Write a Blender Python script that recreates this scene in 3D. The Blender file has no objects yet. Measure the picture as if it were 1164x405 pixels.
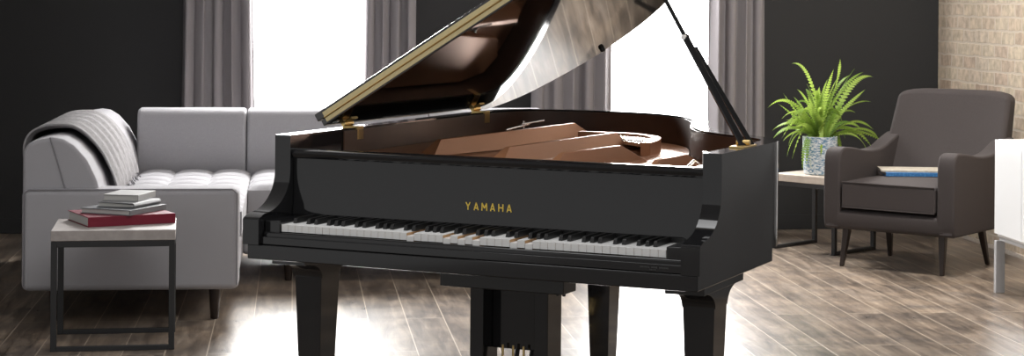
import bpy, bmesh, math, random
from mathutils import Vector, Matrix, Euler
random.seed(7)
PI = math.pi
scene = bpy.context.scene
col = scene.collection

# ------------------------------------------------------------------ helpers
def mat(name, color, rough=.5, metal=0., spec=.5, coat=0., coat_r=.05, bump=None, var=None, emis=None, trans=0.):
    m = bpy.data.materials.new(name); m.use_nodes = True
    nt = m.node_tree; b = nt.nodes['Principled BSDF']
    b.inputs['Base Color'].default_value = (*color, 1)
    b.inputs['Roughness'].default_value = rough
    b.inputs['Metallic'].default_value = metal
    b.inputs['Specular IOR Level'].default_value = spec
    b.inputs['Coat Weight'].default_value = coat
    b.inputs['Coat Roughness'].default_value = coat_r
    if emis:
        b.inputs['Emission Color'].default_value = (*color, 1)
        b.inputs['Emission Strength'].default_value = emis
    tc = None
    if bump or var:
        tc = nt.nodes.new('ShaderNodeTexCoord')
    if var:          # (scale, second colour, contrast low, high)
        sc, c2, lo, hi = var
        n = nt.nodes.new('ShaderNodeTexNoise'); n.inputs['Scale'].default_value = sc; n.inputs['Detail'].default_value = 5
        nt.links.new(tc.outputs['Object'], n.inputs['Vector'])
        r = nt.nodes.new('ShaderNodeValToRGB')
        r.color_ramp.elements[0].position = lo; r.color_ramp.elements[0].color = (*color, 1)
        r.color_ramp.elements[1].position = hi; r.color_ramp.elements[1].color = (*c2, 1)
        nt.links.new(n.outputs['Fac'], r.inputs['Fac']); nt.links.new(r.outputs['Color'], b.inputs['Base Color'])
    if bump:         # (scale, strength)
        n = nt.nodes.new('ShaderNodeTexNoise'); n.inputs['Scale'].default_value = bump[0]; n.inputs['Detail'].default_value = 3
        nt.links.new(tc.outputs['Object'], n.inputs['Vector'])
        bp = nt.nodes.new('ShaderNodeBump'); bp.inputs['Strength'].default_value = bump[1]; bp.inputs['Distance'].default_value = .004
        nt.links.new(n.outputs['Fac'], bp.inputs['Height']); nt.links.new(bp.outputs['Normal'], b.inputs['Normal'])
    return m

def link(o, parent=None):
    col.objects.link(o)
    if parent is not None: o.parent = parent
    return o

def obj(name, bm, m, parent=None, smooth=True, bevel=0, seg=2, auto=35, sub=0):
    bmesh.ops.recalc_face_normals(bm, faces=bm.faces[:])
    me = bpy.data.meshes.new(name); bm.to_mesh(me); bm.free()
    me.materials.append(m)
    if smooth:
        for p in me.polygons: p.use_smooth = True
        me.set_sharp_from_angle(angle=math.radians(auto))
    o = bpy.data.objects.new(name, me); link(o, parent)
    if bevel:
        md = o.modifiers.new('bevel', 'BEVEL'); md.width = bevel; md.segments = seg; md.limit_method = 'ANGLE'; md.angle_limit = math.radians(40)
        md.harden_normals = True
    if sub:
        md = o.modifiers.new('sub', 'SUBSURF'); md.levels = sub; md.render_levels = sub
    return o

def tag(o, label=None, cat=None, group=None, kind=None):
    if label: o['label'] = label
    if cat: o['category'] = cat
    if group: o['group'] = group
    if kind: o['kind'] = kind
    return o

def empty(name, loc, rz=0, label=None, cat=None, group=None):
    o = bpy.data.objects.new(name, None); o.location = loc; o.rotation_euler = (0, 0, rz); o.empty_display_size = .1
    link(o); return tag(o, label, cat, group)

def box(bm, x0, x1, y0, y1, z0, z1, M=None):
    vs = [bm.verts.new(v) for v in ((x0,y0,z0),(x1,y0,z0),(x1,y1,z0),(x0,y1,z0),(x0,y0,z1),(x1,y0,z1),(x1,y1,z1),(x0,y1,z1))]
    for f in ((0,3,2,1),(4,5,6,7),(0,1,5,4),(1,2,6,5),(2,3,7,6),(3,0,4,7)): bm.faces.new([vs[i] for i in f])
    if M is not None:
        for v in vs: v.co = M @ v.co
    return vs

def B(x0, x1, y0, y1, z0, z1):
    bm = bmesh.new(); box(bm, x0, x1, y0, y1, z0, z1); return bm

def prism(bm, poly, a0, a1, axis='x'):
    """extrude a 2-D polygon along an axis; poly coords are the two remaining axes in order"""
    def P(p, a):
        if axis == 'x': return (a, p[0], p[1])
        if axis == 'y': return (p[0], a, p[1])
        return (p[0], p[1], a)
    A = [bm.verts.new(P(p, a0)) for p in poly]; C = [bm.verts.new(P(p, a1)) for p in poly]
    bm.faces.new(A); bm.faces.new(C[::-1]); n = len(poly)
    for i in range(n): bm.faces.new((A[i], C[i], C[(i+1) % n], A[(i+1) % n]))
    return A + C

def frustum(bm, c0, s0, c1, s1, z0, z1):
    A = [bm.verts.new((c0[0]+sx*s0[0]/2, c0[1]+sy*s0[1]/2, z0)) for sx, sy in ((-1,-1),(1,-1),(1,1),(-1,1))]
    C = [bm.verts.new((c1[0]+sx*s1[0]/2, c1[1]+sy*s1[1]/2, z1)) for sx, sy in ((-1,-1),(1,-1),(1,1),(-1,1))]
    bm.faces.new(A[::-1]); bm.faces.new(C)
    for i in range(4): bm.faces.new((A[i], A[(i+1) % 4], C[(i+1) % 4], C[i]))

def tube(bm, pts, r, n=10, cap=True):
    pts = [Vector(p) for p in pts]
    rs = r if isinstance(r, (list, tuple)) else [r]*len(pts)
    rings = []; up = None
    for i, p in enumerate(pts):
        t = (pts[min(i+1, len(pts)-1)] - pts[max(i-1, 0)]).normalized()
        if up is None:
            up = Vector((0,0,1)) if abs(t.z) < .9 else Vector((1,0,0))
        s = t.cross(up).normalized(); up = s.cross(t).normalized()
        rings.append([bm.verts.new(p + (s*math.cos(2*PI*k/n) + up*math.sin(2*PI*k/n))*rs[i]) for k in range(n)])
    for a, b in zip(rings, rings[1:]):
        for k in range(n): bm.faces.new((a[k], a[(k+1) % n], b[(k+1) % n], b[k]))
    if cap: bm.faces.new(rings[0][::-1]); bm.faces.new(rings[-1])

def lathe(bm, prof, n=32, c=(0,0,0), close=True):
    rings = []
    for r, z in prof:
        rings.append([bm.verts.new((c[0]+r*math.cos(2*PI*k/n), c[1]+r*math.sin(2*PI*k/n), c[2]+z)) for k in range(n)])
    for a, b in zip(rings, rings[1:]):
        for k in range(n): bm.faces.new((a[k], a[(k+1) % n], b[(k+1) % n], b[k]))
    if close: bm.faces.new(rings[0][::-1]); bm.faces.new(rings[-1])

def copy_tree(o, parent=None):
    c = o.copy(); col.objects.link(c)
    if parent is not None: c.parent = parent
    for ch in list(o.children): copy_tree(ch, c)
    return c

def spline(pts, n=8):
    out = []
    for i in range(len(pts)-1):
        p0 = Vector(pts[max(i-1, 0)]); p1 = Vector(pts[i]); p2 = Vector(pts[i+1]); p3 = Vector(pts[min(i+2, len(pts)-1)])
        for k in range(n):
            t = k/n
            out.append(.5*((2*p1)+(-p0+p2)*t+(2*p0-5*p1+4*p2-p3)*t*t+(-p0+3*p1-3*p2+p3)*t**3))
    out.append(Vector(pts[-1])); return out

# ------------------------------------------------------------------ camera
A0 = .1133; FOC = 2171.765; YH = -2.2627; ROLL = .0081; H = 1.4135
cd = bpy.data.cameras.new('camera'); cam = bpy.data.objects.new('camera', cd); link(cam)
cd.sensor_width = 36; cd.lens = 36*FOC/1164; cd.shift_y = -(202.5-YH)/1164; cd.clip_start = .05; cd.clip_end = 100
cam.matrix_world = Matrix.Translation((0, 0, H)) @ Matrix.Rotation(-A0, 4, 'Z') @ Matrix.Rotation(PI/2, 4, 'X') @ Matrix.Rotation(ROLL, 4, 'Z')
scene.camera = cam

# ------------------------------------------------------------------ materials
PB = mat('polished_ebony', (.011, .011, .012), rough=.07, spec=.5)
PB2 = mat('polished_ebony_lid', (.012, .010, .009), rough=.035, spec=.85)
SATIN = mat('black_satin', (.008, .008, .008), rough=.3)
IVORY = mat('key_white', (.88, .88, .87), rough=.25)
KEYWOOD = mat('key_wood', (.55, .33, .16), rough=.6)
EBON = mat('key_black', (.012, .012, .012), rough=.3)
BRASS = mat('brass', (.72, .52, .22), rough=.28, metal=1)
GOLD = mat('brushed_brass', (.60, .50, .28), rough=.38, metal=.8, bump=(300, .2))
LETTER = mat('gold_letter', (.95, .68, .12), rough=.45, metal=.4)
BRONZE = mat('bronze_plate', (.43, .195, .095), rough=.45, metal=.35, bump=(120, .08))
STEEL = mat('steel_string', (.75, .72, .7), rough=.25, metal=1)
INNER = mat('inner_rim_veneer', (.060, .030, .019), rough=.4, var=(6, (.085, .043, .027), .35, .65), coat=.15, coat_r=.2)
FELT = mat('red_felt', (.25, .03, .03), rough=.95)
GREYF = mat('grey_sofa_fabric', (.32, .315, .33), rough=.95, bump=(900, .35), var=(500, (.40, .39, .41), .4, .6), spec=.2)
SEAM = mat('sofa_piping', (.22, .215, .23), rough=.9)
THROWM = mat('throw_wool', (.27, .26, .265), rough=1, bump=(700, .5), var=(60, (.33, .32, .325), .35, .65), spec=.1)
DARKWOOD = mat('dark_leg_wood', (.02, .012, .009), rough=.35)
BLACKMET = mat('black_powdercoat', (.015, .015, .016), rough=.5)
STONE = mat('table_top_stone', (.31, .28, .265), rough=.55, var=(25, (.38, .345, .33), .35, .65))
OAK = mat('table_top_bleached_wood', (.48, .41, .35), rough=.5, var=(18, (.56, .49, .42), .35, .65))
CHAIRF = mat('charcoal_chair_fabric', (.044, .037, .036), rough=.85, bump=(900, .3), var=(400, (.056, .047, .046), .4, .6), spec=.25)
CHROME = mat('brushed_steel', (.50, .50, .51), rough=.4, metal=.35)
WHITEG = mat('white_gloss', (.82, .83, .84), rough=.12)
LEAFS = [mat('fern_green', (.19, .31, .045), rough=.5, spec=.3), mat('fern_green_light', (.32, .45, .09), rough=.5, spec=.3), mat('fern_green_deep', (.10, .20, .03), rough=.5, spec=.3)]
for m in LEAFS:
    nt = m.node_tree; b = nt.nodes['Principled BSDF']; tr = nt.nodes.new('ShaderNodeBsdfTranslucent'); tr.inputs['Color'].default_value = (.42, .56, .10, 1)
    mx = nt.nodes.new('ShaderNodeMixShader'); mx.inputs[0].default_value = .35; out = nt.nodes['Material Output']
    nt.links.new(b.outputs[0], mx.inputs[1]); nt.links.new(tr.outputs[0], mx.inputs[2]); nt.links.new(mx.outputs[0], out.inputs['Surface'])
SOIL = mat('soil', (.03, .02, .015), rough=1)
PAGES = mat('book_pages', (.45, .44, .42), rough=.9, bump=(400, .3))
WALLM = mat('charcoal_wall_paint', (.022, .022, .0225), rough=.7, bump=(60, .05), spec=.3)
CEILM = mat('ceiling_paint', (.6, .6, .6), rough=.9)
TRIMW = mat('white_trim', (.75, .75, .74), rough=.4)
TRIMD = mat('charcoal_trim', (.025, .025, .026), rough=.5)
PANE = mat('daylit_glass', (1, 1, 1), rough=.1, emis=13.0)

def curtain_mat():
    m = mat('curtain_linen', (.27, .25, .258), rough=.95, bump=(500, .3), spec=.1)
    nt = m.node_tree; b = nt.nodes['Principled BSDF']; tr = nt.nodes.new('ShaderNodeBsdfTranslucent'); tr.inputs['Color'].default_value = (.28, .26, .265, 1)
    mx = nt.nodes.new('ShaderNodeMixShader'); mx.inputs[0].default_value = .12; out = nt.nodes['Material Output']
    nt.links.new(b.outputs[0], mx.inputs[1]); nt.links.new(tr.outputs[0], mx.inputs[2]); nt.links.new(mx.outputs[0], out.inputs['Surface'])
    return m
CURT = curtain_mat()

def floor_mat():
    m = bpy.data.materials.new('weathered_floorboards'); m.use_nodes = True; nt = m.node_tree; N = nt.nodes; L = nt.links
    b = N['Principled BSDF']; tc = N.new('ShaderNodeTexCoord')
    sep = N.new('ShaderNodeSeparateXYZ'); L.new(tc.outputs['Object'], sep.inputs[0])
    cmb = N.new('ShaderNodeCombineXYZ'); L.new(sep.outputs['Y'], cmb.inputs['X']); L.new(sep.outputs['X'], cmb.inputs['Y'])
    br = N.new('ShaderNodeTexBrick'); L.new(cmb.outputs[0], br.inputs['Vector'])
    br.inputs['Scale'].default_value = 1; br.inputs['Brick Width'].default_value = 2.1; br.inputs['Row Height'].default_value = .166
    br.inputs['Mortar Size'].default_value = .0022; br.inputs['Mortar Smooth'].default_value = .3; br.offset = .37
    br.inputs['Color1'].default_value = (0, 0, 0, 1); br.inputs['Color2'].default_value = (1, 1, 1, 1); br.inputs['Mortar'].default_value = (.5, .5, .5, 1)
    bw = N.new('ShaderNodeRGBToBW'); L.new(br.outputs['Color'], bw.inputs[0])
    # streaky grain
    mp = N.new('ShaderNodeMapping'); mp.inputs['Scale'].default_value = (14, 1.6, 1); L.new(tc.outputs['Object'], mp.inputs[0])
    off = N.new('ShaderNodeVectorMath'); off.operation = 'ADD'; L.new(mp.outputs[0], off.inputs[0])
    c3 = N.new('ShaderNodeCombineXYZ'); L.new(bw.outputs[0], c3.inputs['Z']); sc = N.new('ShaderNodeVectorMath'); sc.operation = 'SCALE'; sc.inputs['Scale'].default_value = 9
    L.new(c3.outputs[0], sc.inputs[0]); L.new(sc.outputs[0], off.inputs[1])
    n1 = N.new('ShaderNodeTexNoise'); n1.inputs['Scale'].default_value = 1.3; n1.inputs['Detail'].default_value = 8; n1.inputs['Roughness'].default_value = .65; n1.inputs['Distortion'].default_value = .6
    L.new(off.outputs[0], n1.inputs['Vector'])
    n2 = N.new('ShaderNodeTexNoise'); n2.inputs['Scale'].default_value = 5; n2.inputs['Detail'].default_value = 10; n2.inputs['Roughness'].default_value = .72
    L.new(tc.outputs['Object'], n2.inputs['Vector'])
    r1 = N.new('ShaderNodeValToRGB'); e = r1.color_ramp.elements
    e[0].position = .28; e[0].color = (.060, .048, .039, 1); e[1].position = .70; e[1].color = (.35, .29, .235, 1)
    x = e.new(.5); x.color = (.195, .155, .122, 1)
    L.new(n1.outputs['Fac'], r1.inputs[0])
    r2 = N.new('ShaderNodeValToRGB'); e = r2.color_ramp.elements
    e[0].position = .35; e[0].color = (.42, .44, .49, 1); e[1].position = .62; e[1].color = (1.12, 1.05, .95, 1)
    L.new(n2.outputs['Fac'], r2.inputs[0])
    mul = N.new('ShaderNodeMix'); mul.data_type = 'RGBA'; mul.blend_type = 'MULTIPLY'; mul.inputs[0].default_value = .8
    L.new(r1.outputs[0], mul.inputs[6]); L.new(r2.outputs[0], mul.inputs[7])
    # board tone
    tone = N.new('ShaderNodeMapRange'); tone.inputs['To Min'].default_value = .82; tone.inputs['To Max'].default_value = 1.18; L.new(bw.outputs[0], tone.inputs['Value'])
    m2 = N.new('ShaderNodeVectorMath'); m2.operation = 'SCALE'; L.new(mul.outputs[2], m2.inputs[0]); L.new(tone.outputs[0], m2.inputs['Scale'])
    m3 = N.new('ShaderNodeMix'); m3.data_type = 'RGBA'; L.new(br.outputs['Fac'], m3.inputs[0]); L.new(m2.outputs[0], m3.inputs[6]); m3.inputs[7].default_value = (.50, .42, .33, 1)  # pale joints: sheen along the board bevels put into the colour
    L.new(m3.outputs[2], b.inputs['Base Color'])
    rr = N.new('ShaderNodeMapRange'); rr.inputs['To Min'].default_value = .22; rr.inputs['To Max'].default_value = .38; L.new(n2.outputs['Fac'], rr.inputs['Value']); L.new(rr.outputs[0], b.inputs['Roughness'])
    b.inputs['Specular IOR Level'].default_value = .5
    bp = N.new('ShaderNodeBump'); bp.inputs['Strength'].default_value = .25; bp.inputs['Distance'].default_value = .004
    L.new(n1.outputs['Fac'], bp.inputs['Height']); L.new(bp.outputs[0], b.inputs['Normal'])
    return m
FLOORM = floor_mat()

def brick_mat():
    m = bpy.data.materials.new('old_brick'); m.use_nodes = True; nt = m.node_tree; N = nt.nodes; L = nt.links
    b = N['Principled BSDF']; tc = N.new('ShaderNodeTexCoord')
    nz = N.new('ShaderNodeTexNoise'); nz.inputs['Scale'].default_value = 9; nz.inputs['Detail'].default_value = 3; L.new(tc.outputs['Object'], nz.inputs['Vector'])
    sep = N.new('ShaderNodeSeparateXYZ'); L.new(tc.outputs['Object'], sep.inputs[0])
    cmb = N.new('ShaderNodeCombineXYZ'); L.new(sep.outputs['Y'], cmb.inputs['X']); L.new(sep.outputs['Z'], cmb.inputs['Y'])
    dist = N.new('ShaderNodeMix'); dist.data_type = 'RGBA'; dist.blend_type = 'LINEAR_LIGHT'; dist.inputs[0].default_value = .012
    L.new(cmb.outputs[0], dist.inputs[6]); L.new(nz.outputs['Color'], dist.inputs[7])
    br = N.new('ShaderNodeTexBrick'); L.new(dist.outputs[2], br.inputs['Vector'])
    br.inputs['Scale'].default_value = 1; br.inputs['Brick Width'].default_value = .205; br.inputs['Row Height'].default_value = .078
    br.inputs['Mortar Size'].default_value = .007; br.inputs['Mortar Smooth'].default_value = .25
    br.inputs['Color1'].default_value = (0, 0, 0, 1); br.inputs['Color2'].default_value = (1, 1, 1, 1); br.inputs['Bias'].default_value = 0
    bw = N.new('ShaderNodeRGBToBW'); L.new(br.outputs['Color'], bw.inputs[0])
    r = N.new('ShaderNodeValToRGB'); e = r.color_ramp.elements
    e[0].position = 0; e[0].color = (.43, .32, .24, 1); e[1].position = 1; e[1].color = (.58, .49, .38, 1)
    for p, c in ((.25, (.53, .43, .32)), (.5, (.57, .48, .36)), (.75, (.48, .365, .275))):
        x = e.new(p); x.color = (*c, 1)
    L.new(bw.outputs[0], r.inputs[0])
    n2 = N.new('ShaderNodeTexNoise'); n2.inputs['Scale'].default_value = 22; n2.inputs['Detail'].default_value = 6; L.new(tc.outputs['Object'], n2.inputs['Vector'])
    mr = N.new('ShaderNodeMapRange'); mr.inputs['From Min'].default_value = .3; mr.inputs['From Max'].default_value = .7; mr.inputs['To Min'].default_value = .72; mr.inputs['To Max'].default_value = 1.2
    L.new(n2.outputs['Fac'], mr.inputs['Value'])
    s = N.new('ShaderNodeVectorMath'); s.operation = 'SCALE'; L.new(r.outputs[0], s.inputs[0]); L.new(mr.outputs[0], s.inputs['Scale'])
    m3 = N.new('ShaderNodeMix'); m3.data_type = 'RGBA'; L.new(br.outputs['Fac'], m3.inputs[0]); L.new(s.outputs[0], m3.inputs[6]); m3.inputs[7].default_value = (.56, .48, .39, 1)
    L.new(m3.outputs[2], b.inputs['Base Color']); b.inputs['Roughness'].default_value = .9
    inv = N.new('ShaderNodeMath'); inv.operation = 'SUBTRACT'; inv.inputs[0].default_value = 1; L.new(br.outputs['Fac'], inv.inputs[1])
    add = N.new('ShaderNodeMath'); add.operation = 'MULTIPLY_ADD'; L.new(n2.outputs['Fac'], add.inputs[0]); add.inputs[1].default_value = .5; L.new(inv.outputs[0], add.inputs[2])
    bp = N.new('ShaderNodeBump'); bp.inputs['Strength'].default_value = .6; bp.inputs['Distance'].default_value = .008; L.new(add.outputs[0], bp.inputs['Height']); L.new(bp.outputs[0], b.inputs['Normal'])
    return m
BRICK = brick_mat()

def pot_mat():
    m = mat('glazed_speckled_pot', (.5, .55, .6), rough=.35)
    nt = m.node_tree; N = nt.nodes; L = nt.links; b = N['Principled BSDF']; tc = N.new('ShaderNodeTexCoord')
    mp = N.new('ShaderNodeMapping'); mp.inputs['Scale'].default_value = (1, 1, 3); L.new(tc.outputs['Object'], mp.inputs[0])
    n = N.new('ShaderNodeTexNoise'); n.inputs['Scale'].default_value = 55; n.inputs['Detail'].default_value = 4; L.new(mp.outputs[0], n.inputs['Vector'])
    r = N.new('ShaderNodeValToRGB'); e = r.color_ramp.elements; e[0].position = .42; e[0].color = (.10, .20, .30, 1); e[1].position = .56; e[1].color = (.60, .62, .63, 1)
    L.new(n.outputs['Fac'], r.inputs[0]); L.new(r.outputs[0], b.inputs['Base Color']); return m
POT = pot_mat()

# ------------------------------------------------------------------ the room
def struct(o): o['kind'] = 'structure'; return o
YB, XR, XL, ZC = 11.52, 3.985, -3.3, 3.05
struct(obj('floor', B(XL-.2, XR+.2, .2, YB+.2, -.1, 0), FLOORM, smooth=False))
struct(obj('ceiling', B(XL-.2, XR+.2, 3.0, YB+.2, ZC, ZC+.1), CEILM, smooth=False))
struct(obj('wall_right', B(XR, XR+.2, 8.7, YB+.2, 0, ZC), BRICK, smooth=False))
struct(obj('reflection_wall', B(XR, XR+.2, 2.0, 8.699, 0, ZC), mat('reflection_wall_grey', (.17, .17, .172), rough=.8, bump=(60, .05)), smooth=False))  # unseen wall added in dark grey to darken the piano cheek's reflection
struct(obj('wall_left', B(XL-.2, XL, 7.6, YB+.2, 0, ZC), WALLM, smooth=False))
W1 = (-.50, .64, .40, 2.72); W2 = (1.62, 2.76, .40, 2.72)
bm = bmesh.new()
xs = [XL, W1[0], W1[1], W2[0], W2[1], XR]
for i in (0, 2, 4): box(bm, xs[i], xs[i+1], YB, YB+.2, 0, ZC)
for w in (W1, W2):
    box(bm, w[0], w[1], YB, YB+.2, 0, w[2]); box(bm, w[0], w[1], YB, YB+.2, w[3], ZC)
struct(obj('wall_back', bm, WALLM, smooth=False))
for k, w in enumerate((W1, W2)):
    root = empty('window_%d' % (k+1), ((w[0]+w[1])/2, YB+.1, w[2])); root['kind'] = 'structure'
    cx = (w[0]+w[1])/2; hw = (w[1]-w[0])/2; hh = w[3]-w[2]
    f = bmesh.new()
    for x0, x1, z0, z1 in ((-hw, -hw+.05, 0, hh), (hw-.05, hw, 0, hh), (-hw+.05, hw-.05, 0, .05), (-hw+.05, hw-.05, hh-.05, hh)):
        box(f, x0, x1, -.04, .04, z0, z1)
    obj('window_frame', f, TRIMW, root, bevel=.004)
    obj('window_pane', B(-hw+.05, hw-.05, -.005, .005, .05, hh-.05), PANE, root, smooth=False)
    obj('window_sill', B(-hw, hw, -.13, -.04, -.0, .025), TRIMW, root, bevel=.004)
struct(obj('baseboard_back', B(XL, XR-.012, YB-.010, YB, 0, .09), WALLM, bevel=.003))
struct(obj('baseboard_right', B(XR-.012, XR, 8.7, YB, 0, .025), OAK, bevel=.003))

# ------------------------------------------------------------------ curtains
def curtain(x0, x1, xb0, xb1, label, seed):
    rnd = random.Random(seed); bm = bmesh.new(); nx = 90; nz = 26; y0 = YB-.16
    w = x1-x0; nf = max(3, round(w/.085)); ph = [rnd.uniform(-.5, .5) for _ in range(nf+2)]; amp = [rnd.uniform(.6, 1.1) for _ in range(nf+2)]
    g = []
    for j in range(nz+1):
        t = j/nz; z = .012 + (2.86-.012)*t; row = []
        for i in range(nx+1):
            s = i/nx; k = s*nf; a = amp[int(k)]*(1-(k % 1)) + amp[int(k)+1]*(k % 1)
            yy = y0 + .034*a*math.cos(2*PI*k + .5*math.sin(3*s+seed)+.35*math.sin(2.2*z+ph[int(k)]*.3))
            xx = (xb0+(xb1-xb0)*s)*(1-t)**1.5 + (x0+(x1-x0)*s)*(1-(1-t)**1.5) + .006*math.sin(4*PI*k/1.3+seed)
            row.append(bm.verts.new((xx, yy, z)))
        g.append(row)
    for j in range(nz):
        for i in range(nx): bm.faces.new((g[j][i], g[j][i+1], g[j+1][i+1], g[j+1][i]))
    o = obj('curtain', bm, CURT, auto=180)
    md = o.modifiers.new('solid', 'SOLIDIFY'); md.thickness = .003
    return tag(o, label, 'curtain', 'grey curtains at the two windows')
curtain(-.645, -.262, -.665, -.205, 'grey curtain left of the left window, behind the tall back of the sofa', 1)
curtain(.413, .715, .41, .72, 'narrow grey curtain right of the left window, behind the rising piano lid', 2)
curtain(1.43, 1.896, 1.41, 1.90, 'grey curtain left of the right window, seen below the raised piano lid', 3)
curtain(2.505, 2.842, 2.50, 2.86, 'grey curtain right of the right window, behind the lid prop', 4)

# ------------------------------------------------------------------ grand piano
PYAW = -(.4309+A0); PLOC = (.46989, 5.42445, 0)
piano = empty('grand_piano', PLOC, PYAW, 'polished black grand piano with its lid raised on a prop', 'piano')
W = .7236; T = .055; Y1 = .18; ZT = .985; ZB = .667
outline = [(-W, Y1), (-W, .6), (-W, 1.1), (-W, 1.5), (-.722, 1.66), (-.69, 1.78), (-.615, 1.87), (-.50, 1.925), (-.30, 1.948), (-.098, 1.905), (.06, 1.80), (.165, 1.66),
           (.235, 1.50), (.285, 1.35), (.335, 1.22), (.41, 1.085), (.50, .985), (.60, .905), (.68, .83), (.715, .75), (W, .65), (W, .42), (W, Y1)]
OUT = [Vector((p.x, p.y, 0)) for p in spline([(x, y, 0) for x, y in outline], 5)]
def offset(path, d):
    res = []
    for i, p in enumerate(path):
        t = (path[min(i+1, len(path)-1)] - path[max(i-1, 0)]).normalized()
        n = Vector((t.y, -t.x, 0))            # inward (path runs clockwise seen from above)
        res.append(p + n*d)
    return res
INN = offset(OUT, T)
def wall_mesh(bm, a, b, z0, z1, caps=True):
    V = [[bm.verts.new((p.x, p.y, z)) for p in q] for q, z in ((a, z0), (a, z1), (b, z1), (b, z0))]
    n = len(a)
    for i in range(n-1):
        for k in range(4):
            bm.faces.new((V[k][i], V[k][i+1], V[(k+1) % 4][i+1], V[(k+1) % 4][i]))
    if caps: bm.faces.new([V[k][0] for k in range(4)]); bm.faces.new([V[k][-1] for k in range(4)][::-1])
bm = bmesh.new(); wall_mesh(bm, OUT, INN, ZB, ZT, False)
arm = [(Y1, ZB), (0, ZB), (0, .742), (.006, .748), (.034, .758)]
for k in range(1, 11):
    t = k/10*PI/2; arm.append((.034+(Y1-.034)*math.sin(t), .875-.117*math.cos(t)))
arm += [(Y1, ZT)]
for s in (-1, 1): prism(bm, arm, s*W, s*(W-T), 'x')
bmesh.ops.remove_doubles(bm, verts=bm.verts[:], dist=.0008)
bmesh.ops.delete(bm, geom=[f for f in bm.faces if len(f.verts) == 4 and all(abs(v.co.y-Y1) < .002 for v in f.verts) and max(v.co.z for v in f.verts)-min(v.co.z for v in f.verts) > .25], context='FACES_ONLY')
obj('rim', bm, PB, piano, bevel=.003, auto=25)
# inner veneer lining
IN2 = offset(OUT, T+.0015); IN3 = offset(OUT, T+.006)
bm = bmesh.new(); wall_mesh(bm, IN2[4:-3], IN3[4:-3], .80, ZT-.006)
obj('inner_rim_veneer', bm, INNER, piano, auto=25)
# keybed and bottom mouldings
bm = bmesh.new(); box(bm, -.714, .714, .01, .70, .622, ZB); obj('keybed', bm, PB, piano, bevel=.004)
bm = bmesh.new()
for sx in (-1, 1): box(bm, sx*.42-.04, sx*.42+.04, .7, 1.1, .60, .68)
box(bm, -.5, .25, 1.25, 1.45, .58, .68)
obj('bottom_beam', bm, SATIN, piano, bevel=.004)
bm = bmesh.new(); pts = [(p.x, p.y) for p in IN2]
prism(bm, pts, .70, .72, 'z'); obj('soundboard', bm, mat('spruce', (.45, .27, .12), rough=.4), piano, smooth=False)
# key slip, rail and blocks
bm = bmesh.new()
prism(bm, [(-.6686, .668), (.6686, .668), (.6686, .684), (.664, .691), (-.664, .691), (-.6686, .684)], .014, .03, 'y')
ks = obj('key_slip', bm, PB, piano, bevel=.002)
obj('key_rail', B(-.6686, .6686, .024, .0385, .668, .7045), PB, piano, bevel=.006, seg=3)
for s in (-1, 1):
    x0, x1 = sorted((s*.6145, s*.668)); obj('key_block', B(x0, x1, .034, .19, .668, .738), PB, piano, bevel=.004)
# small grey lettering on the slip (too small in the photo to read: fine strokes)
bm = bmesh.new(); x = .548
for wl in (6, 4, 6):
    for i in range(wl):
        box(bm, x, x+.0032, .0125, .0139, .6795, .6835); x += .0045
    x += .005
for i in range(5): box(bm, .575+i*.004, .5775+i*.004, .0125, .0139, .6745, .6765)
obj('slip_lettering', bm, mat('grey_print', (.06, .06, .06), rough=.5), ks, smooth=False)
# keys
PW = 1.226/52
pressed = {18, 23, 25, 27, 32, 34}
wb = B(.0006, PW-.0006, .0425, .19, .708, .7265)
wk = None
for k in range(52):
    if wk is None:
        wk = obj('white_key', wb, KEYWOOD, piano, smooth=False); o = wk
        top = bmesh.new(); prism(top, [(.0402, .706), (.042, .706), (.042, .7265), (.192, .7265), (.192, .728), (.0402, .728)], .0004, PW-.0004, 'x')
        tp = obj('key_cover', top, IVORY, wk, bevel=.0007)
    else:
        o = wk.copy(); col.objects.link(o); c = tp.copy(); col.objects.link(c); c.parent = o
    o.location = (-.613+k*PW, 0, -.009 if k in pressed else 0)
names = 'ABCDEFG'; bk = None
for k in range(51):
    n = names[k % 7]
    if n in 'ACDFG':
        if bk is None:
            bb = bmesh.new()
            poly = [(.078, .7282), (.083, .7425), (.090, .745), (.192, .745), (.192, .7282)]
            A_ = prism(bb, poly, -.0062, .0062, 'x')
            for v in A_:
                if v.co.z > .735: v.co.x *= .82
            bk = obj('black_key', bb, EBON, piano, bevel=.001); o = bk
        else:
            o = bk.copy(); col.objects.link(o)
        sh = {'A': .0, 'C': -.0015, 'D': .0015, 'F': -.002, 'G': 0}[n]
        o.location = (-.613+(k+1)*PW+sh, 0, 0)
obj('key_felt', B(-.613, .613, .19, .194, .70, .742), SATIN, piano, smooth=False)
# fallboard
fb = bmesh.new()
prism(fb, [(.193, .737), (.193, .76), (.200, .775), (.200, .92), (.222, .92), (.222, .737)], -.668, .668, 'x')
prof = [(.186+.008*0, .936)]
prism(fb, [(.192, .914), (.187, .920), (.186, .930), (.190, .937), (.198, .940), (.245, .940), (.245, .914)], -.668, .668, 'x')
fallboard = obj('fallboard', fb, PB, piano, bevel=.0015)
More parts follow.
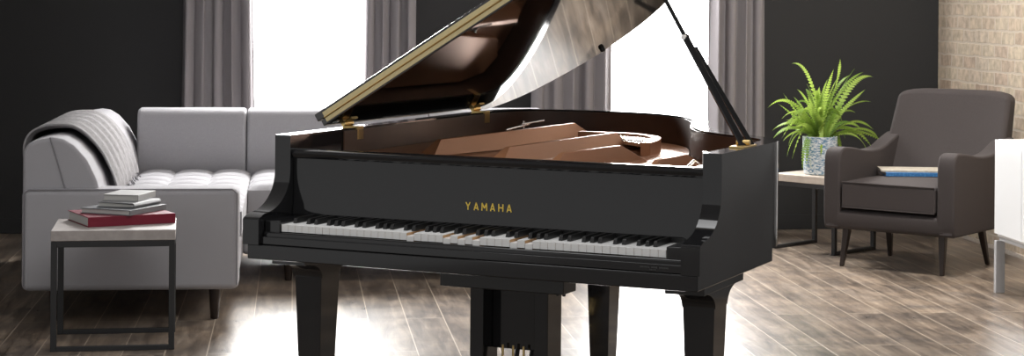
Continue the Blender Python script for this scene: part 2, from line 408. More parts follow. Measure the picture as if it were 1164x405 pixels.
# letters Y A M A H A
def stroke(bm, p, q, w, y):
    p = Vector((p[0], 0, p[1])); q = Vector((q[0], 0, q[1])); d = (q-p).normalized(); n = Vector((-d.z, 0, d.x))*w/2
    vs = []
    for yy in (y, y+.0012):
        for a in (p-n, q-n, q+n, p+n): vs.append(bm.verts.new((a.x, yy, a.z)))
    for f in ((0,1,2,3),(7,6,5,4),(0,4,5,1),(1,5,6,2),(2,6,7,3),(3,7,4,0)): bm.faces.new([vs[i] for i in f])
GL = {'Y': [((0, 1), (.5, .45)), ((1, 1), (.5, .45)), ((.5, .5), (.5, 0))],
      'A': [((0, 0), (.5, 1)), ((1, 0), (.5, 1)), ((.2, .28), (.8, .28))],
      'M': [((0, 0), (.06, 1)), ((1, 0), (.94, 1)), ((.06, 1), (.5, .3)), ((.94, 1), (.5, .3))],
      'H': [((0, 0), (0, 1)), ((1, 0), (1, 1)), ((0, .5), (1, .5))]}
bm = bmesh.new(); lw = .0135; pitch = .0268; hgt = .0225
for i, ch in enumerate('YAMAHA'):
    w = lw*(1.2 if ch == 'M' else 1); cx = (i-2.5)*pitch-.001
    for a, b in GL[ch]: stroke(bm, (cx-w/2+a[0]*w, .7855+a[1]*hgt), (cx-w/2+b[0]*w, .7855+b[1]*hgt), .0034, .1985)
o = obj('letters', bm, LETTER, fallboard, smooth=False); o['label'] = 'gold capital letters spaced across the black fallboard'

# iron plate
PLO = offset(OUT, T+.012)
pts = [(p.x, p.y) for p in PLO if p.y > .32]
bm = bmesh.new()
prism(bm, [(-.66, .25)]+pts+[(.66, .25)], .868, .880, 'z')
plate = obj('iron_plate', bm, BRONZE, piano, smooth=False)
def strut(x0, y0, x1, y1, zt, wt, wbm, zb=.879, l0=.12, l1=.14):
    bm = bmesh.new(); a = Vector((x0, y0, 0)); b = Vector((x1, y1, 0)); d = (b-a).normalized(); n = Vector((-d.y, d.x, 0))
    prof = [(0, 0), (l0, 1), ((b-a).length-l1, 1), ((b-a).length, 0)]
    R = []
    for s, h in prof:
        c = a+d*s
        R.append([bm.verts.new(c+n*w+Vector((0, 0, z))) for w, z in ((-wbm/2, zb-.002), (wbm/2, zb-.002), (wt/2+(wbm-wt)/2*(1-h), zb+(zt-zb)*h+.001), (-wt/2-(wbm-wt)/2*(1-h), zb+(zt-zb)*h+.001))])
    for p, q in zip(R, R[1:]):
        for k in range(4): bm.faces.new((p[k], p[(k+1) % 4], q[(k+1) % 4], q[k]))
    bm.faces.new(R[0]); bm.faces.new(R[-1][::-1])
    return obj('plate_strut', bm, BRONZE, plate, bevel=.004)
strut(-.435, .60, -.365, 1.86, .946, .014, .08)
strut(-.12, .45, -.05, 1.48, .944, .014, .08)
strut(.09, .38, .17, 1.00, .940, .012, .06)
strut(.44, .30, .45, .80, .938, .012, .05)
bm = bmesh.new(); prism(bm, [(-.655, .26), (-.655, 1.56), (-.62, 1.74), (-.55, 1.80), (-.47, 1.72), (-.44, 1.2), (-.44, .60), (-.30, .26)], .879, .906, 'z')
obj('bass_web', bm, BRONZE, plate, bevel=.006)
for x0, x1, ya, yb_ in ((-.36, -.20, .55, 1.25), (-.03, .05, .45, 1.05)):
    bm = bmesh.new(); tube(bm, [(x0, ya, .885), (x1, yb_, .897)], [.022, .012], 12); obj('plate_rib', bm, BRONZE, plate)
# pin block web and curved hitch rail
bm = bmesh.new()
arc = spline([(-.30, 1.62, 0), (-.12, 1.62, 0), (.03, 1.53, 0), (.10, 1.38, 0), (.13, 1.2, 0)], 6)
o1 = offset(arc, 0); o2 = offset(arc, .035)
wall_mesh(bm, o1, o2, .878, .926); obj('hitch_rail', bm, BRONZE, plate, bevel=.003)
bm = bmesh.new()
for x in [-.58+i*.0118 for i in range(98)]:
    # speaking length follows the bent side
    if x < -.45: ye = 1.72
    elif x < .1: ye = 1.70-.25*(x+.45)
    else: ye = max(.55, 1.42-1.35*(x-.1))
    if any(abs(x-sx) < .03 for sx in (-.40, -.085, .12, .445)): continue
    tube(bm, [(x, .42, .890), (x+.01, ye, .889)], .0007, 5)
s = obj('piano_strings', bm, BRONZE, piano); s['kind'] = 'stuff'
bm = bmesh.new()
for s0 in (0, 1):
    for i in range(44):
        x = -.6+i*.027+s0*.012
        tube(bm, [(x, .30+s0*.035, .880), (x, .30+s0*.035, .912)], .0034, 6)
o = obj('tuning_pins', bm, STEEL, plate); o['kind'] = 'stuff'
bm = bmesh.new()
for i in range(14):
    t = i/13; x = -.10+.20*t; tube(bm, [(x, 1.40-.12*t, .921), (x-.03, 1.50-.10*t, .921)], .004, 6)
prism(bm, [(-.12, 1.44), (-.06, 1.60), (.02, 1.53), (.09, 1.38), (.08, 1.26)], .905, .917, 'z')
obj('bass_bridge', bm, STEEL, plate, smooth=False)
# bright bracket pieces by the treble cheek
bm = bmesh.new()
tube(bm, [(.60, .22, .93), (.60, .30, .95), (.60, .36, .93)], .006, 8); tube(bm, [(.655, .235, .94), (.655, .235, .985)], .007, 8)
box(bm, .63, .66, .22, .28, .93, .942)
obj('cheek_bracket', bm, STEEL, piano)
bm = bmesh.new(); tube(bm, [(-.41, 1.20, .950), (-.395, 1.36, .962)], .004, 8); tube(bm, [(-.40, 1.33, .93), (-.40, 1.33, .975)], .006, 8)
tube(bm, [(-.395, 1.30, .965), (-.37, 1.44, .972)], .003, 8)
obj('strut_screw', bm, STEEL, plate)
bm = bmesh.new()
for X, Y in ((.30, .42), (.33, .62), (.55, .6), (.50, .42)):
    lathe(bm, [(.012, 0), (.012, .008), (.006, .014)], 12, (X, Y, .879))
obj('plate_bolts', bm, STEEL, plate)

# lid
AL = .5512
lid_outline = [(-.7236, .475), (-.7236, 1.0), (-.7236, 1.5), (-.738, 1.66), (-.728, 1.76), (-.665, 1.87), (-.585, 1.935), (-.43, 2.0), (-.27, 2.008), (-.10, 1.962), (.055, 1.862), (.17, 1.72), (.26, 1.52), (.315, 1.36),
               (.37, 1.22), (.44, 1.10), (.53, 1.0), (.63, .92), (.705, .84), (.735, .76), (.74, .66), (.74, .475)]
LO = [(p.x+.7236, p.y) for p in spline([(x, y, 0) for x, y in lid_outline], 4)]
bm = bmesh.new(); prism(bm, LO, 0, .021, 'z')
lid = obj('lid', bm, PB2, piano, bevel=.003, auto=25); lid.location = (-.7236, 0, .9933); lid.rotation_euler = (0, -AL, 0)
bm = bmesh.new(); prism(bm, [(-.012, .475), (1.464, .475), (1.464, .93), (1.44, .95), (-.0, .95), (-.012, .93)], .023, .050, 'z')
obj('lid_flap', bm, PB2, lid, bevel=.003)
bm = bmesh.new(); box(bm, .02, 1.45, .4718, .4752, .006, .0208); box(bm, .02, 1.45, .4718, .4752, .0248, .0405)
for i in range(48):
    for z in (.0115, .0335):
        x = .04+i*.0298; lathe_bm = bm
        box(bm, x, x+.005, .4712, .472, z-.0025, z+.0025)
h = obj('flap_hinge', bm, GOLD, lid, smooth=False); h['label'] = 'long brass hinge along the front edge of the lid'
bm = bmesh.new(); tube(bm, [(.02, .470, .0225), (1.45, .470, .0225)], .0028, 8); obj('hinge_pin', bm, BRASS, h)
for X, Y in ((.438, 1.945), (1.3, .62)):
    bm = bmesh.new(); lathe(bm, [(.011, 0), (.012, -.006), (.009, -.014), (.004, -.016)], 16, (X, Y, 0)); obj('rubber_buffer', bm, SATIN, lid)
bm = bmesh.new(); box(bm, 1.16, 1.20, .595, .635, -.010, 0); obj('prop_cup', bm, BRASS, lid, bevel=.003)
# lid hinges on the spine
for y in (.61, 1.58):
    bm = bmesh.new()
    box(bm, -W+T, -W+T+.006, y-.022, y+.022, .945, .984)
    tube(bm, [(-W+.012, y-.03, .996), (-W+.012, y+.03, .996)], .008, 12)
    box(bm, -W+.005, -W+T+.006, y-.022, y+.022, .984, .989)
    hM = Matrix.Translation((-.7236, 0, .9933)) @ Matrix.Rotation(-AL, 4, 'Y')
    box(bm, .012, .045, y-.02, y+.02, -.004, 0, hM)
    obj('lid_hinge', bm, BRASS, piano, bevel=.001)
# prop
def lidpt(X, Y, h=0):
    s = X+.7236; return Vector((-.7236+s*math.cos(AL)-h*math.sin(AL), Y, .9933+s*math.sin(AL)+h*math.cos(AL)))
pb = Vector((.698, .455, .985)); pt = lidpt(.455, .615, -.008)
def slat(bm, a, b, w, t, side):
    d = (b-a).normalized(); n1 = side - d*side.dot(d); n1.normalize(); n2 = d.cross(n1)
    A_ = [bm.verts.new(a+n1*sx*w/2+n2*sy*t/2) for sx, sy in ((-1,-1),(1,-1),(1,1),(-1,1))]
    C_ = [bm.verts.new(b+n1*sx*w/2+n2*sy*t/2) for sx, sy in ((-1,-1),(1,-1),(1,1),(-1,1))]
    bm.faces.new(A_[::-1]); bm.faces.new(C_)
    for i in range(4): bm.faces.new((A_[i], A_[(i+1) % 4], C_[(i+1) % 4], C_[i]))
bm = bmesh.new(); d = (pt-pb).normalized()
side = Vector((math.cos(.43), math.sin(.43), 0))
L_ = (pt-pb).length
slat(bm, pb, pb+d*L_*.52, .020, .016, side); slat(bm, pb+d*L_*.50, pt, .013, .012, side)
prop = obj('prop_stick', bm, PB, piano, bevel=.004)
bm = bmesh.new(); pb2 = pb+Vector((.012, .045, 0)); slat(bm, pb2, pb+d*L_*.46+Vector((.005, .02, 0)), .015, .013, side)
obj('half_prop', bm, PB, prop, bevel=.003)
bm = bmesh.new(); c = pb+d*L_*.51
tube(bm, [c-Vector((.0, .02, 0)), c+Vector((0, .02, 0))], .008, 12); obj('prop_pivot', bm, STEEL, prop)
bm = bmesh.new(); box(bm, .672, .718, .40, .52, .985, .990); tube(bm, [(.675, .46, .998), (.716, .46, .998)], .008, 12)
box(bm, .664, .668, .42, .46, .93, .985); obj('prop_base', bm, BRASS, piano, bevel=.001)

# legs
def piano_leg(cx, cy, name='leg'):
    root = bpy.data.objects.new('leg', None)
    bm = bmesh.new()
    box(bm, -.0575, .0575, -.175, .175, .598, .622)
    prof = [(-.15, .598)]
    for k in range(9):
        t = k/8*PI/2; prof.append((-.055-.085*(1-math.sin(t)), .595-.05*(1-math.cos(t))))
    prof2 = [(-y, z) for y, z in prof[::-1]]
    prism(bm, prof+prof2, -.05, .05, 'x')
    frustum(bm, (0, 0), (.066, .08), (0, 0), (.094, .112), .085, .548)
    o = obj('leg', bm, PB, piano, bevel=.004); o.location = (cx, cy, 0)
    bm = bmesh.new(); lathe(bm, [(.03, .06), (.03, .086), (.018, .09)], 20); box(bm, -.014, .014, -.03, .03, .03, .07)
    for v in [bm.verts.new((0, 0, .03))]: bm.verts.remove(v)
    tube(bm, [(-.012, .015, .028), (.012, .015, .028)], .028, 20)
    obj('caster', bm, BRASS, o)
    return o
piano_leg(-.625, .275); piano_leg(.645, .275)
o = piano_leg(-.14, 1.46); 
# lyre
bm = bmesh.new()
box(bm, -.125, -.080, .335, .44, .20, .60); box(bm, .088, .133, .335, .44, .20, .60)
box(bm, -.15, .15, .33, .46, .60, .622)
lyre = obj('pedal_lyre', bm, PB, piano, bevel=.003)
obj('pedal_unit', B(-.08, .088, .40, .52, .345, .60), PB, lyre, bevel=.003)
obj('pedal_box', B(-.16, .165, .30, .47, .09, .20), PB, lyre, bevel=.01)
for i, x in enumerate((-.055, 0, .055)):
    bm = bmesh.new(); box(bm, x-.012, x+.012, .19, .31, .105, .113); lathe(bm, [(.018, .104), (.02, .108), (.016, .114)], 20, (x, .19, 0)); obj('pedal', bm, BRASS, lyre, bevel=.002)
for x in (-.035, 0, .035):
    bm = bmesh.new(); tube(bm, [(x, .38, .19), (x, .38, .36)], .004, 8); obj('pedal_rod', bm, BRASS, lyre)
bm = bmesh.new(); tube(bm, [(-.05, .47, .16), (-.05, .62, .62)], .008, 8); obj('lyre_brace', bm, SATIN, lyre)
bm = bmesh.new(); tube(bm, [(.0, .47, .16), (.0, .62, .62)], .008, 8); obj('lyre_brace', bm, SATIN, lyre)
ctl = obj('control_box', B(-.155, .245, .19, .285, .556, .622), SATIN, piano, bevel=.003)
for x in (.205, .225):
    bm = bmesh.new(); tube(bm, [(x, .24, .545), (x, .24, .558)], .005, 10); obj('control_jack', bm, SATIN, ctl)

# ------------------------------------------------------------------ sofa
sofa = empty('sectional_sofa', (-.55, 9.4, 0), 0, 'light grey fabric corner sofa on dark tapered legs, behind the piano at left', 'sofa')
OX, OY = -.55, 9.4
def S(bm):
    bmesh.ops.translate(bm, verts=bm.verts[:], vec=(-OX, -OY, 0)); return bm
SX0, SX1, SY0 = -1.155, -.232, 8.36
def soft(name, bm, bev=.035, m=None, parent=sofa, seg=4):
    return obj(name, S(bm), m or GREYF, parent, bevel=bev, seg=seg, auto=60)
soft('arm', B(SX0, SX1, SY0, SY0+.17, .137, .577), .03)
soft('sofa_base', B(SX0+.005, SX1-.01, SY0+.165, 10.56, .137, .36), .02)
soft('sofa_base', B(SX1-.015, 1.36, 9.50, 10.56, .137, .36), .02)
# side back: profile in x,z
bp = [(SX0+.003, .34), (SX0, .60), (SX0, .735), (SX0+.02, .772), (SX0+.08, .79), (-1.03, .797), (-.985, .79), (-.94, .762), (-.885, .70), (-.845, .62), (-.822, .54), (-.81, .44), (-.81, .34)]
bm = bmesh.new(); prism(bm, bp, SY0+.03, 10.56, 'y'); soft('backrest', bm, .018)
# seam on the end of the side back and piping
bm = bmesh.new(); tube(bm, [(-1.04, SY0+.028, .797), (-1.01, SY0+.028, .70), (-.975, SY0+.028, .577)], .0035, 6); obj('piping', S(bm), SEAM, sofa)
bm = bmesh.new()
tube(bm, [(SX0+.01, SY0+.002, .16), (SX0+.01, SY0+.002, .56), (SX0+.03, SY0+.002, .574), (SX1-.03, SY0+.002, .574), (SX1-.008, SY0+.002, .555), (SX1-.008, SY0+.002, .16)], .0032, 6)
obj('piping', S(bm), SEAM, sofa)
# back cushions on the rear run
def back_panel(x0, x1):
    bm = bmesh.new()
    prism(bm, [(10.37, .40), (10.33, .55), (10.345, .72), (10.37, .785), (10.41, .805), (10.50, .805), (10.545, .785), (10.56, .74), (10.56, .36), (10.40, .36)], x0, x1, 'x')
    soft('backrest', bm, .02)
back_panel(-.83, -.252); back_panel(-.248, .728); back_panel(.732, 1.36)
# tufted seat
def seat(x0, x1, y0, y1, z0, z1, nx, ny):
    bm = bmesh.new(); N = 8; g = []
    for j in range(ny*N+1):
        row = []
        for i in range(nx*N+1):
            u = i/N; v = j/N; puff = (abs(math.sin(PI*u))*abs(math.sin(PI*v)))**.45
            ex = min(i, nx*N-i)/(nx*N); ey = min(j, ny*N-j)/(ny*N)
            edge = min(1, min(ex*nx, ey*ny)*2.2)**.5
            row.append(bm.verts.new((x0+(x1-x0)*i/(nx*N), y0+(y1-y0)*j/(ny*N), z1-.035+.022*puff+.013*edge)))
        g.append(row)
    for j in range(ny*N):
        for i in range(nx*N): bm.faces.new((g[j][i], g[j][i+1], g[j+1][i+1], g[j+1][i]))
    # skirt
    loop = g[0][:] + [r[-1] for r in g[1:]] + g[-1][-2::-1] + [r[0] for r in g[-2:0:-1]]
    low = [bm.verts.new((v.co.x, v.co.y, z0)) for v in loop]; n = len(loop)
    for i in range(n): bm.faces.new((loop[i], low[i], low[(i+1) % n], loop[(i+1) % n]))
    bm.faces.new(low)
    return obj('seat_cushion', S(bm), GREYF, sofa, auto=50)
seat(-.815, SX1+.008, SY0+.175, 10.36, .35, .492, 3, 9)
seat(SX1+.012, .56, 9.47, 10.36, .35, .492, 4, 4)
seat(.565, 1.36, 9.47, 10.36, .35, .492, 4, 4)
lg = None
for x, y in ((-.337, 8.45), (-1.02, 8.45), (-.02, 9.56), (-1.07, 10.47), (1.27, 9.56), (1.27, 10.47), (-.02, 10.47)):
    if lg is None:
        bm = bmesh.new(); lathe(bm, [(.015, 0), (.018, .004), (.026, .138)], 16); lg = obj('leg', bm, DARKWOOD, sofa); o = lg
    else: o = lg.copy(); col.objects.link(o)
    o.location = (x-OX, y-OY, 0)

# throw blanket over the side back
bm = bmesh.new(); y0, y1 = 8.60, 9.78
base = [(-1.163, .69), (-1.163, .72), (-1.160, .75), (-1.140, .788), (-1.09, .812), (-1.02, .818), (-.975, .812), (-.925, .778), (-.868, .71), (-.828, .63), (-.803, .56), (-.793, .515)]
pr_ = spline([(x, z, 0) for x, z in base], 5); g = []; ny = 60
for j in range(ny+1):
    t = j/ny; row = []
    for i, p in enumerate(pr_):
        s = i/(len(pr_)-1)
        fold = .006*math.sin(t*34+2.2*math.sin(s*3.0)) + .004*math.sin(t*71+4*s)
        a = pr_[min(i+1, len(pr_)-1)]-pr_[max(i-1, 0)]; n = Vector((-a.y, a.x, 0)).normalized()
        yy = y0+(y1-y0)*t + .16*s*s*(1-t)*1.0 + .05*math.sin(s*2.5)*t
        row.append(bm.verts.new((p.x+n.x*(.006+fold), yy, p.y+n.y*(.006+fold))))
    g.append(row)
for j in range(ny):
    for i in range(len(pr_)-1): bm.faces.new((g[j][i], g[j][i+1], g[j+1][i+1], g[j+1][i]))
fr = bmesh.new()
thr = obj('throw_blanket', bm, THROWM, auto=180); md = thr.modifiers.new('s', 'SOLIDIFY'); md.thickness = .008; md.offset = 1
tag(thr, 'grey woollen throw blanket draped over the left back of the grey sofa', 'blanket')
for k in range(30):
    j = 2*k; p = g_co = thr.data.vertices[j*len(pr_)+len(pr_)-1].co
    tube(fr, [p+Vector((.004, 0, .004)), p+Vector((.012, .004*math.sin(k), -.012)), p+Vector((.02, .006*math.sin(2*k), -.018))], .0025, 5)
f_ = obj('fringe', fr, SEAM, thr); f_['kind'] = 'stuff'

# ------------------------------------------------------------------ side tables
def side_table(loc, rz, L, D, h, top_m, label):
    """L along local x (each loop), D between the two loops; origin at the front-left foot"""
    t = empty('side_table', loc, rz, label, 'table')
    obj('tabletop', B(-.001, L+.001, -.001, D+.001, h-.042, h), top_m, t, bevel=.003)
    r = .0235
    for k, y in enumerate((0, D-r)):
        bm = bmesh.new()
        box(bm, 0, r, y, y+r, 0, h-.043); box(bm, L-r, L, y, y+r, 0, h-.043)
        box(bm, r, L-r, y, y+r, 0, r*.8); box(bm, r, L-r, y, y+r, h-.043-r, h-.043)
        obj('frame_loop', bm, BLACKMET, t, bevel=.0015)
    for x in (0, L-r): obj('side_rail', B(x, x+r, r+.001, D-r-.001, h-.043-r, h-.043), BLACKMET, t, bevel=.0015)
    return t
side_table((-.948, 7.695, 0), .05, .483, .42, .479, STONE, 'side table with a pale stone top holding four books, before the grey sofa')
side_table((2.98, 10.30, 0), math.radians(38.5), .40, .43, .428, OAK, 'square side table with a pale wooden top under the potted fern, beside the armchair')

# ------------------------------------------------------------------ books
def book(loc, deg, L, D, h, cm, label, z, pm=PAGES, grp=None, soft_spine=False):
    b = empty('book', (loc[0], loc[1], z), math.radians(deg), label, 'book', grp)
    bm = bmesh.new(); c = .003
    s = [(0, 0), (D, 0), (D, c), (c*1.4, c), (c*1.4, h-c), (D, h-c), (D, h), (0, h)]
    if soft_spine:
        s = [(.004, 0), (D, 0), (D, c), (c*1.4, c), (c*1.4, h-c), (D, h-c), (D, h), (.004, h), (-.002, h*.75), (-.004, h*.5), (-.002, h*.25)]
    prism(bm, s, 0, L, 'x'); obj('cover', bm, cm, b, bevel=.0012)
    obj('pages', B(.004, L-.004, c*1.4+.0005, D-.005, c+.0004, h-c-.0004), pm, b, smooth=False)
    return b
RED = mat('red_cloth_cover', (.17, .006, .022), rough=.45, bump=(300, .2)); GREYC = mat('slate_grey_cover', (.12, .125, .135), rough=.45)
GREYL = mat('light_grey_cover', (.22, .22, .23), rough=.5); PALE = mat('pale_grey_cover', (.34, .335, .33), rough=.5); BLUE = mat('blue_cover', (.03, .13, .32), rough=.4, var=(90, (.05, .2, .42), .5, .62)); CREAM = mat('cream_cover', (.36, .32, .26), rough=.5, var=(60, (.44, .40, .33), .4, .6))
G_ = 'books stacked on the stone side table'
book((-.815, 7.80), 22.5, .365, .29, .040, RED, 'thick red hardback book at the bottom of the stack on the side table', .4792, grp=G_)
book((-.654, 7.845), 61, .27, .24, .022, GREYC, 'slate grey book lying directly on the red book', .5194, grp=G_)
book((-.645, 7.915), 64, .215, .17, .021, GREYL, 'light grey book third from the bottom, just under the topmost book', .5416, grp=G_, soft_spine=True)
book((-.632, 7.985), 74, .205, .155, .026, PALE, 'smallest pale grey book on top of the stack on the side table', .5628, grp=G_)

# ------------------------------------------------------------------ armchair
CF = Vector((3.115, 9.70, 0)); CRZ = -.757
ch = empty('armchair', CF, CRZ, 'charcoal fabric armchair with dark tapered legs, in the corner by the brick wall', 'armchair')
HW = .37
bm = bmesh.new(); prism(bm, [(-.055, .215), (-.065, .26), (-.06, .295), (-.03, .31), (.64, .31), (.66, .21), (.0, .20)], -HW+.05, HW-.05, 'x')
obj('seat_base', bm, CHAIRF, ch, bevel=.012, seg=3)
def arm_mesh(s):
    side = [(-.05, .205), (-.065, .27), (-.065, .45), (-.062, .56), (-.045, .612), (-.01, .632), (.05, .632), (.14, .622), (.26, .605), (.38, .602), (.48, .615), (.60, .655), (.72, .68), (.74, .60), (.70, .40), (.66, .205)]
    P_ = [(p.x, p.y) for p in spline([(y, z, 0) for y, z in side], 3)]
    bm = bmesh.new(); x0, x1 = sorted((s*(HW-.095), s*HW)); prism(bm, P_, x0, x1, 'x'); return bm
for s in (-1, 1): obj('armrest', arm_mesh(s), CHAIRF, ch, bevel=.024, seg=5, auto=60)
# back: curved slab leaning back, rounded shoulders
bm = bmesh.new(); nx, nz = 16, 16; F = []; R_ = []
for j in range(nz+1):
    t = j/nz; z = .30+.625*t; yc = .50+.27*t+.02*math.sin(PI*t); hw = (HW-.012)*(1-.07*t)
    fr_, bk_ = [], []
    for i in range(nx+1):
        u = -1+2*i/nx; wing = .06*abs(u)**3*(1-t*.6)
        round_ = -.030*abs(u)**6*(t**3) ; 
        fr_.append(bm.verts.new((hw*u, yc-wing-.012*math.cos(u*PI/2), z+round_*t)))
        bk_.append(bm.verts.new((hw*u, yc+.13-.03*t-.02*u*u, z+round_*t)))
    F.append(fr_); R_.append(bk_)
for j in range(nz):
    for i in range(nx):
        bm.faces.new((F[j][i], F[j][i+1], F[j+1][i+1], F[j+1][i])); bm.faces.new((R_[j][i+1], R_[j][i], R_[j+1][i], R_[j+1][i+1]))
    bm.faces.new((F[j][0], F[j+1][0], R_[j+1][0], R_[j][0])); bm.faces.new((F[j+1][nx], F[j][nx], R_[j][nx], R_[j+1][nx]))
for i in range(nx):
    bm.faces.new((F[0][i+1], F[0][i], R_[0][i], R_[0][i+1])); bm.faces.new((F[nz][i], F[nz][i+1], R_[nz][i+1], R_[nz][i]))
obj('backrest', bm, CHAIRF, ch, bevel=.03, seg=5, auto=60)
# seat cushion with welt
bm = bmesh.new(); N_ = 14; top = []; bot = []
cw = HW-.098
for j in range(N_+1):
    r1, r2 = [], []
    for i in range(N_+1):
        u = -1+2*i/N_; v = -1+2*j/N_; puff = (1-u**4)*(1-v**4)
        x = cw*u*(1-.02*v*v); y = .225+.29*v
        r1.append(bm.verts.new((x, y, .455+.022*puff))); r2.append(bm.verts.new((x, y, .318)))
    top.append(r1); bot.append(r2)
for j in range(N_):
    for i in range(N_):
        bm.faces.new((top[j][i], top[j][i+1], top[j+1][i+1], top[j+1][i])); bm.faces.new((bot[j][i+1], bot[j][i], bot[j+1][i], bot[j+1][i+1]))
for i in range(N_):
    bm.faces.new((bot[0][i], bot[0][i+1], top[0][i+1], top[0][i])); bm.faces.new((top[N_][i], top[N_][i+1], bot[N_][i+1], bot[N_][i]))
    bm.faces.new((top[i][0], top[i+1][0], bot[i+1][0], bot[i][0])); bm.faces.new((bot[i][N_], bot[i+1][N_], top[i+1][N_], top[i][N_]))
cu = obj('seat_cushion', bm, CHAIRF, ch, bevel=.014, seg=4, auto=60)
bm = bmesh.new()
for z in (.455, .323): tube(bm, [(-cw+.01, -.063, z), (0, -.066, z), (cw-.01, -.063, z)], .004, 6)
obj('piping', bm, CHAIRF, cu)
for (fx, fy), (tx, ty) in (((-.29, .0), (-.27, .03)), ((.28, .0), (.27, .03)), ((-.27, .54), (-.26, .50)), ((.29, .56), (.27, .50))):
    bm = bmesh.new(); frustum(bm, (fx, fy), (.022, .022), (tx, ty), (.042, .042), 0, .235); obj('leg', bm, DARKWOOD, ch, bevel=.006, seg=3)
# books on the seat
def chair_book(lx, ly, z, ang, L, D, h, cm, label):
    M = Matrix.Translation(CF) @ Matrix.Rotation(CRZ, 4, 'Z'); p = M @ Vector((lx, ly, 0))
    return book((p.x, p.y), math.degrees(CRZ)+ang, L, D, h, cm, label, z, grp='books lying on the armchair seat')
chair_book(-.115, .16, .478, 35, .30, .22, .020, BLUE, 'blue paperback book lying on the armchair seat under a cream one')
chair_book(-.148, .175, .4985, 32, .33, .23, .010, CREAM, 'thin cream book lying on top of the blue book on the armchair')

# ------------------------------------------------------------------ fern
PC = Vector((2.965, 10.56, .4282))
fern = empty('potted_fern', PC, 0, 'bright green fern in a blue and white speckled pot, on the pale wooden side table', 'plant')
bm = bmesh.new(); lathe(bm, [(.080, 0), (.088, .006), (.092, .03), (.096, .12), (.098, .205), (.099, .215), (.093, .216), (.090, .200), (.086, .18)], 40)
obj('pot', bm, POT, fern)
bm = bmesh.new(); lathe(bm, [(.0, .17), (.088, .185), (.089, .19), (.001, .195)], 24, close=False); obj('soil', bm, SOIL, fern)
RV = Vector((math.cos(A0), -math.sin(A0), 0)); DV = Vector((math.sin(A0), math.cos(A0), 0)); UV_ = Vector((0, 0, 1))
def frond(p0, p1, p2, wmax, m, n=26):
    bm = bmesh.new(); pts = []
    for i in range(n+1):
        t = i/n; pts.append(p0*(1-t)**2 + p1*2*t*(1-t) + p2*t*t)
    tube(bm, pts, [.0024*(1-.75*i/n) for i in range(n+1)], 5)
    for i in range(2, n+1):
        t = i/n; d = (pts[i]-pts[i-1]).normalized(); sd = d.cross(UV_)
        if sd.length < .15: sd = d.cross(DV)
        sd = (sd.normalized()*.75 + d.cross(DV).normalized()*.45*frond.sg).normalized(); nrm = sd.cross(d).normalized()
        wl = wmax*math.sin(PI*min(1, .16+t*.84))**.6*(1 if t < .85 else 1-(t-.85)*3.5)
        step = (pts[i]-pts[i-1]).length*.46
        for s in (-1, 1):
            b0 = pts[i]-d*step; b1 = pts[i]+d*step
            tip = pts[i]+sd*s*wl+d*wl*.35-nrm*wl*.18
            mid0 = b0+(tip-b0)*.55-d*step*.45+nrm*.0015; mid1 = b1+(tip-b1)*.55+d*step*.25+nrm*.0015
            vs = [bm.verts.new(v) for v in (b0, mid0, tip, mid1, b1)]
            bm.faces.new(vs if s > 0 else vs[::-1])
    me_n = obj('frond', bm, m, fern, smooth=False)
    return me_n
frond.sg = 1
def px(u, v, dep=0):      # offsets measured about the pot: right and up in metres
    return RV*((u-933)/199.) + UV_*((199-v)/199.) + DV*dep
spec = [((875, 124), (900, 96)), ((904, 75), (925, 68)), ((950, 68), (953, 95)), ((966, 87), (945, 95)), ((978, 82), (952, 110)), ((986, 85), (958, 92)), ((998, 90), (968, 80)), ((988, 105), (962, 122)),
        ((997, 119), (965, 112)), ((937, 91), (930, 110)), ((952, 91), (940, 110)), ((908, 104), (922, 112)), ((883, 151), (905, 128)), ((896, 178), (905, 135)), ((909, 192), (912, 140)), ((1010, 165), (975, 138)),
        ((992, 173), (975, 140)), ((996, 149), (970, 125)), ((880, 160), (900, 132)), ((921, 190), (915, 138)), ((985, 150), (965, 130)), ((1000, 172), (968, 128)), ((888, 135), (910, 112)), ((960, 175), (950, 135)),
        ((925, 178), (922, 140)), ((895, 145), (912, 125)), ((975, 130), (955, 118)), ((945, 80), (935, 110)), ((901, 168), (908, 132)), ((914, 188), (916, 140)), ((978, 158), (962, 132)), ((930, 100), (927, 120)), ((893, 162), (908, 140)), ((1004, 160), (985, 135)), ((960, 100), (942, 115)), ((920, 98), (928, 112))]
rr = random.Random(5)
for i, (tp_, ct) in enumerate(spec):
    dep = rr.uniform(-.16, .12) if tp_[0] < 968 else rr.uniform(.05, .22); frond.sg = rr.choice((-1, 1))
    st = RV*rr.uniform(-.03, .03)+DV*rr.uniform(-.03, .03)+UV_*.19
    frond(st, px(*ct, dep*.4), px(*tp_, dep), rr.uniform(.017, .025), LEAFS[(0, 1, 1, 0, 2)[i % 5]])
for i in range(46):
    a = rr.uniform(0, 2*PI); rch = rr.uniform(.10, .24); hh = rr.uniform(.28, .52); st = Vector((rr.uniform(-.03, .03), rr.uniform(-.03, .03), .19)); frond.sg = rr.choice((-1, 1))
    dirv = Vector((math.cos(a), math.sin(a)*.8, 0))
    if dirv.x > .3: dirv.y = abs(dirv.y); rch *= .8
    tipz = rr.uniform(.10, .50)
    frond(st, st*.0+dirv*rch*.45+UV_*hh, dirv*rch+UV_*tipz, rr.uniform(.016, .023), LEAFS[rr.choice((0, 0, 1, 2))], 20)

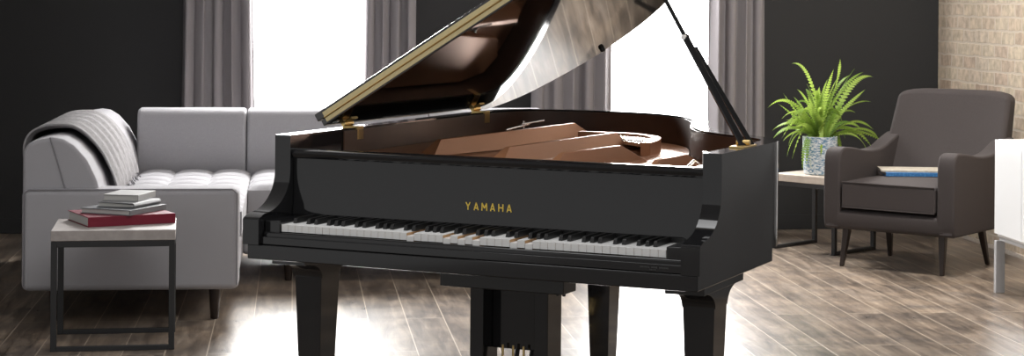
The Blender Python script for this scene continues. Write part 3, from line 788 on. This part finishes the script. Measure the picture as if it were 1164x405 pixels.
# ------------------------------------------------------------------ white cabinet
cab = empty('cabinet', (3.39, 8.0, 0), 0, 'glossy white sideboard on steel legs along the brick wall at the right', 'cabinet')
y0, y1 = .27, .97
obj('body', B(.018, .54, y0, y1, .272, .746), WHITEG, cab, bevel=.003)
for k in range(2):
    a = y0+.005+k*(y1-y0-.005)/2; obj('door', B(0, .017, a, a+(y1-y0-.005)/2-.004, .288, .744), WHITEG, cab, bevel=.002)
obj('plinth', B(.02, .54, y0+.02, y1-.02, .255, .271), CHROME, cab, bevel=.001)
for x, y in ((.0, y1-.032), (.46, y1-.032), (.005, y0+.03), (.46, y0+.03)):
    obj('leg', B(x, x+.045, y, y+.03, 0, .254), CHROME, cab, bevel=.002)

# ------------------------------------------------------------------ light
w = bpy.data.worlds.new('world'); scene.world = w; w.use_nodes = True
w.node_tree.nodes['Background'].inputs[0].default_value = (1, .99, .98, 1); w.node_tree.nodes['Background'].inputs[1].default_value = .68
def area(name, loc, target, sx, sy, power, color=(1, 1, 1)):
    l = bpy.data.lights.new(name, 'AREA'); l.shape = 'RECTANGLE'; l.size = sx; l.size_y = sy; l.energy = power; l.color = color
    o = bpy.data.objects.new(name, l); link(o); o.location = loc
    o.rotation_euler = (Vector(target)-Vector(loc)).to_track_quat('-Z', 'Y').to_euler(); return o
area('brick_fill', (3.15, 8.6, 2.9), (3.98, 9.0, 1.0), .8, .3, 95, (1, .97, .93))  # added out-of-frame fill that brightens the brick wall, no fixture here
area('overhead_fill', (.8, 6.0, 2.95), (.8, 7.5, 0), 2.4, 1.6, 60)  # added overhead fill for the camera side, not a lamp of the room
for k, wn in enumerate((W1, W2)):      # daylight falling in through the two windows
    cx = (wn[0]+wn[1])/2 + (.02 if k == 0 else .01)
    o = area('window_daylight', (cx, YB-.06, 1.85), (cx-.25, YB-3.2, .2), .62, 1.5, 95, (1, .99, .97)); o.data.spread = math.radians(110)
vs_ = scene.view_settings; vs_.view_transform = 'Standard'; vs_.look = 'None'; vs_.exposure = 0; vs_.gamma = 1; vs_.use_curve_mapping = False
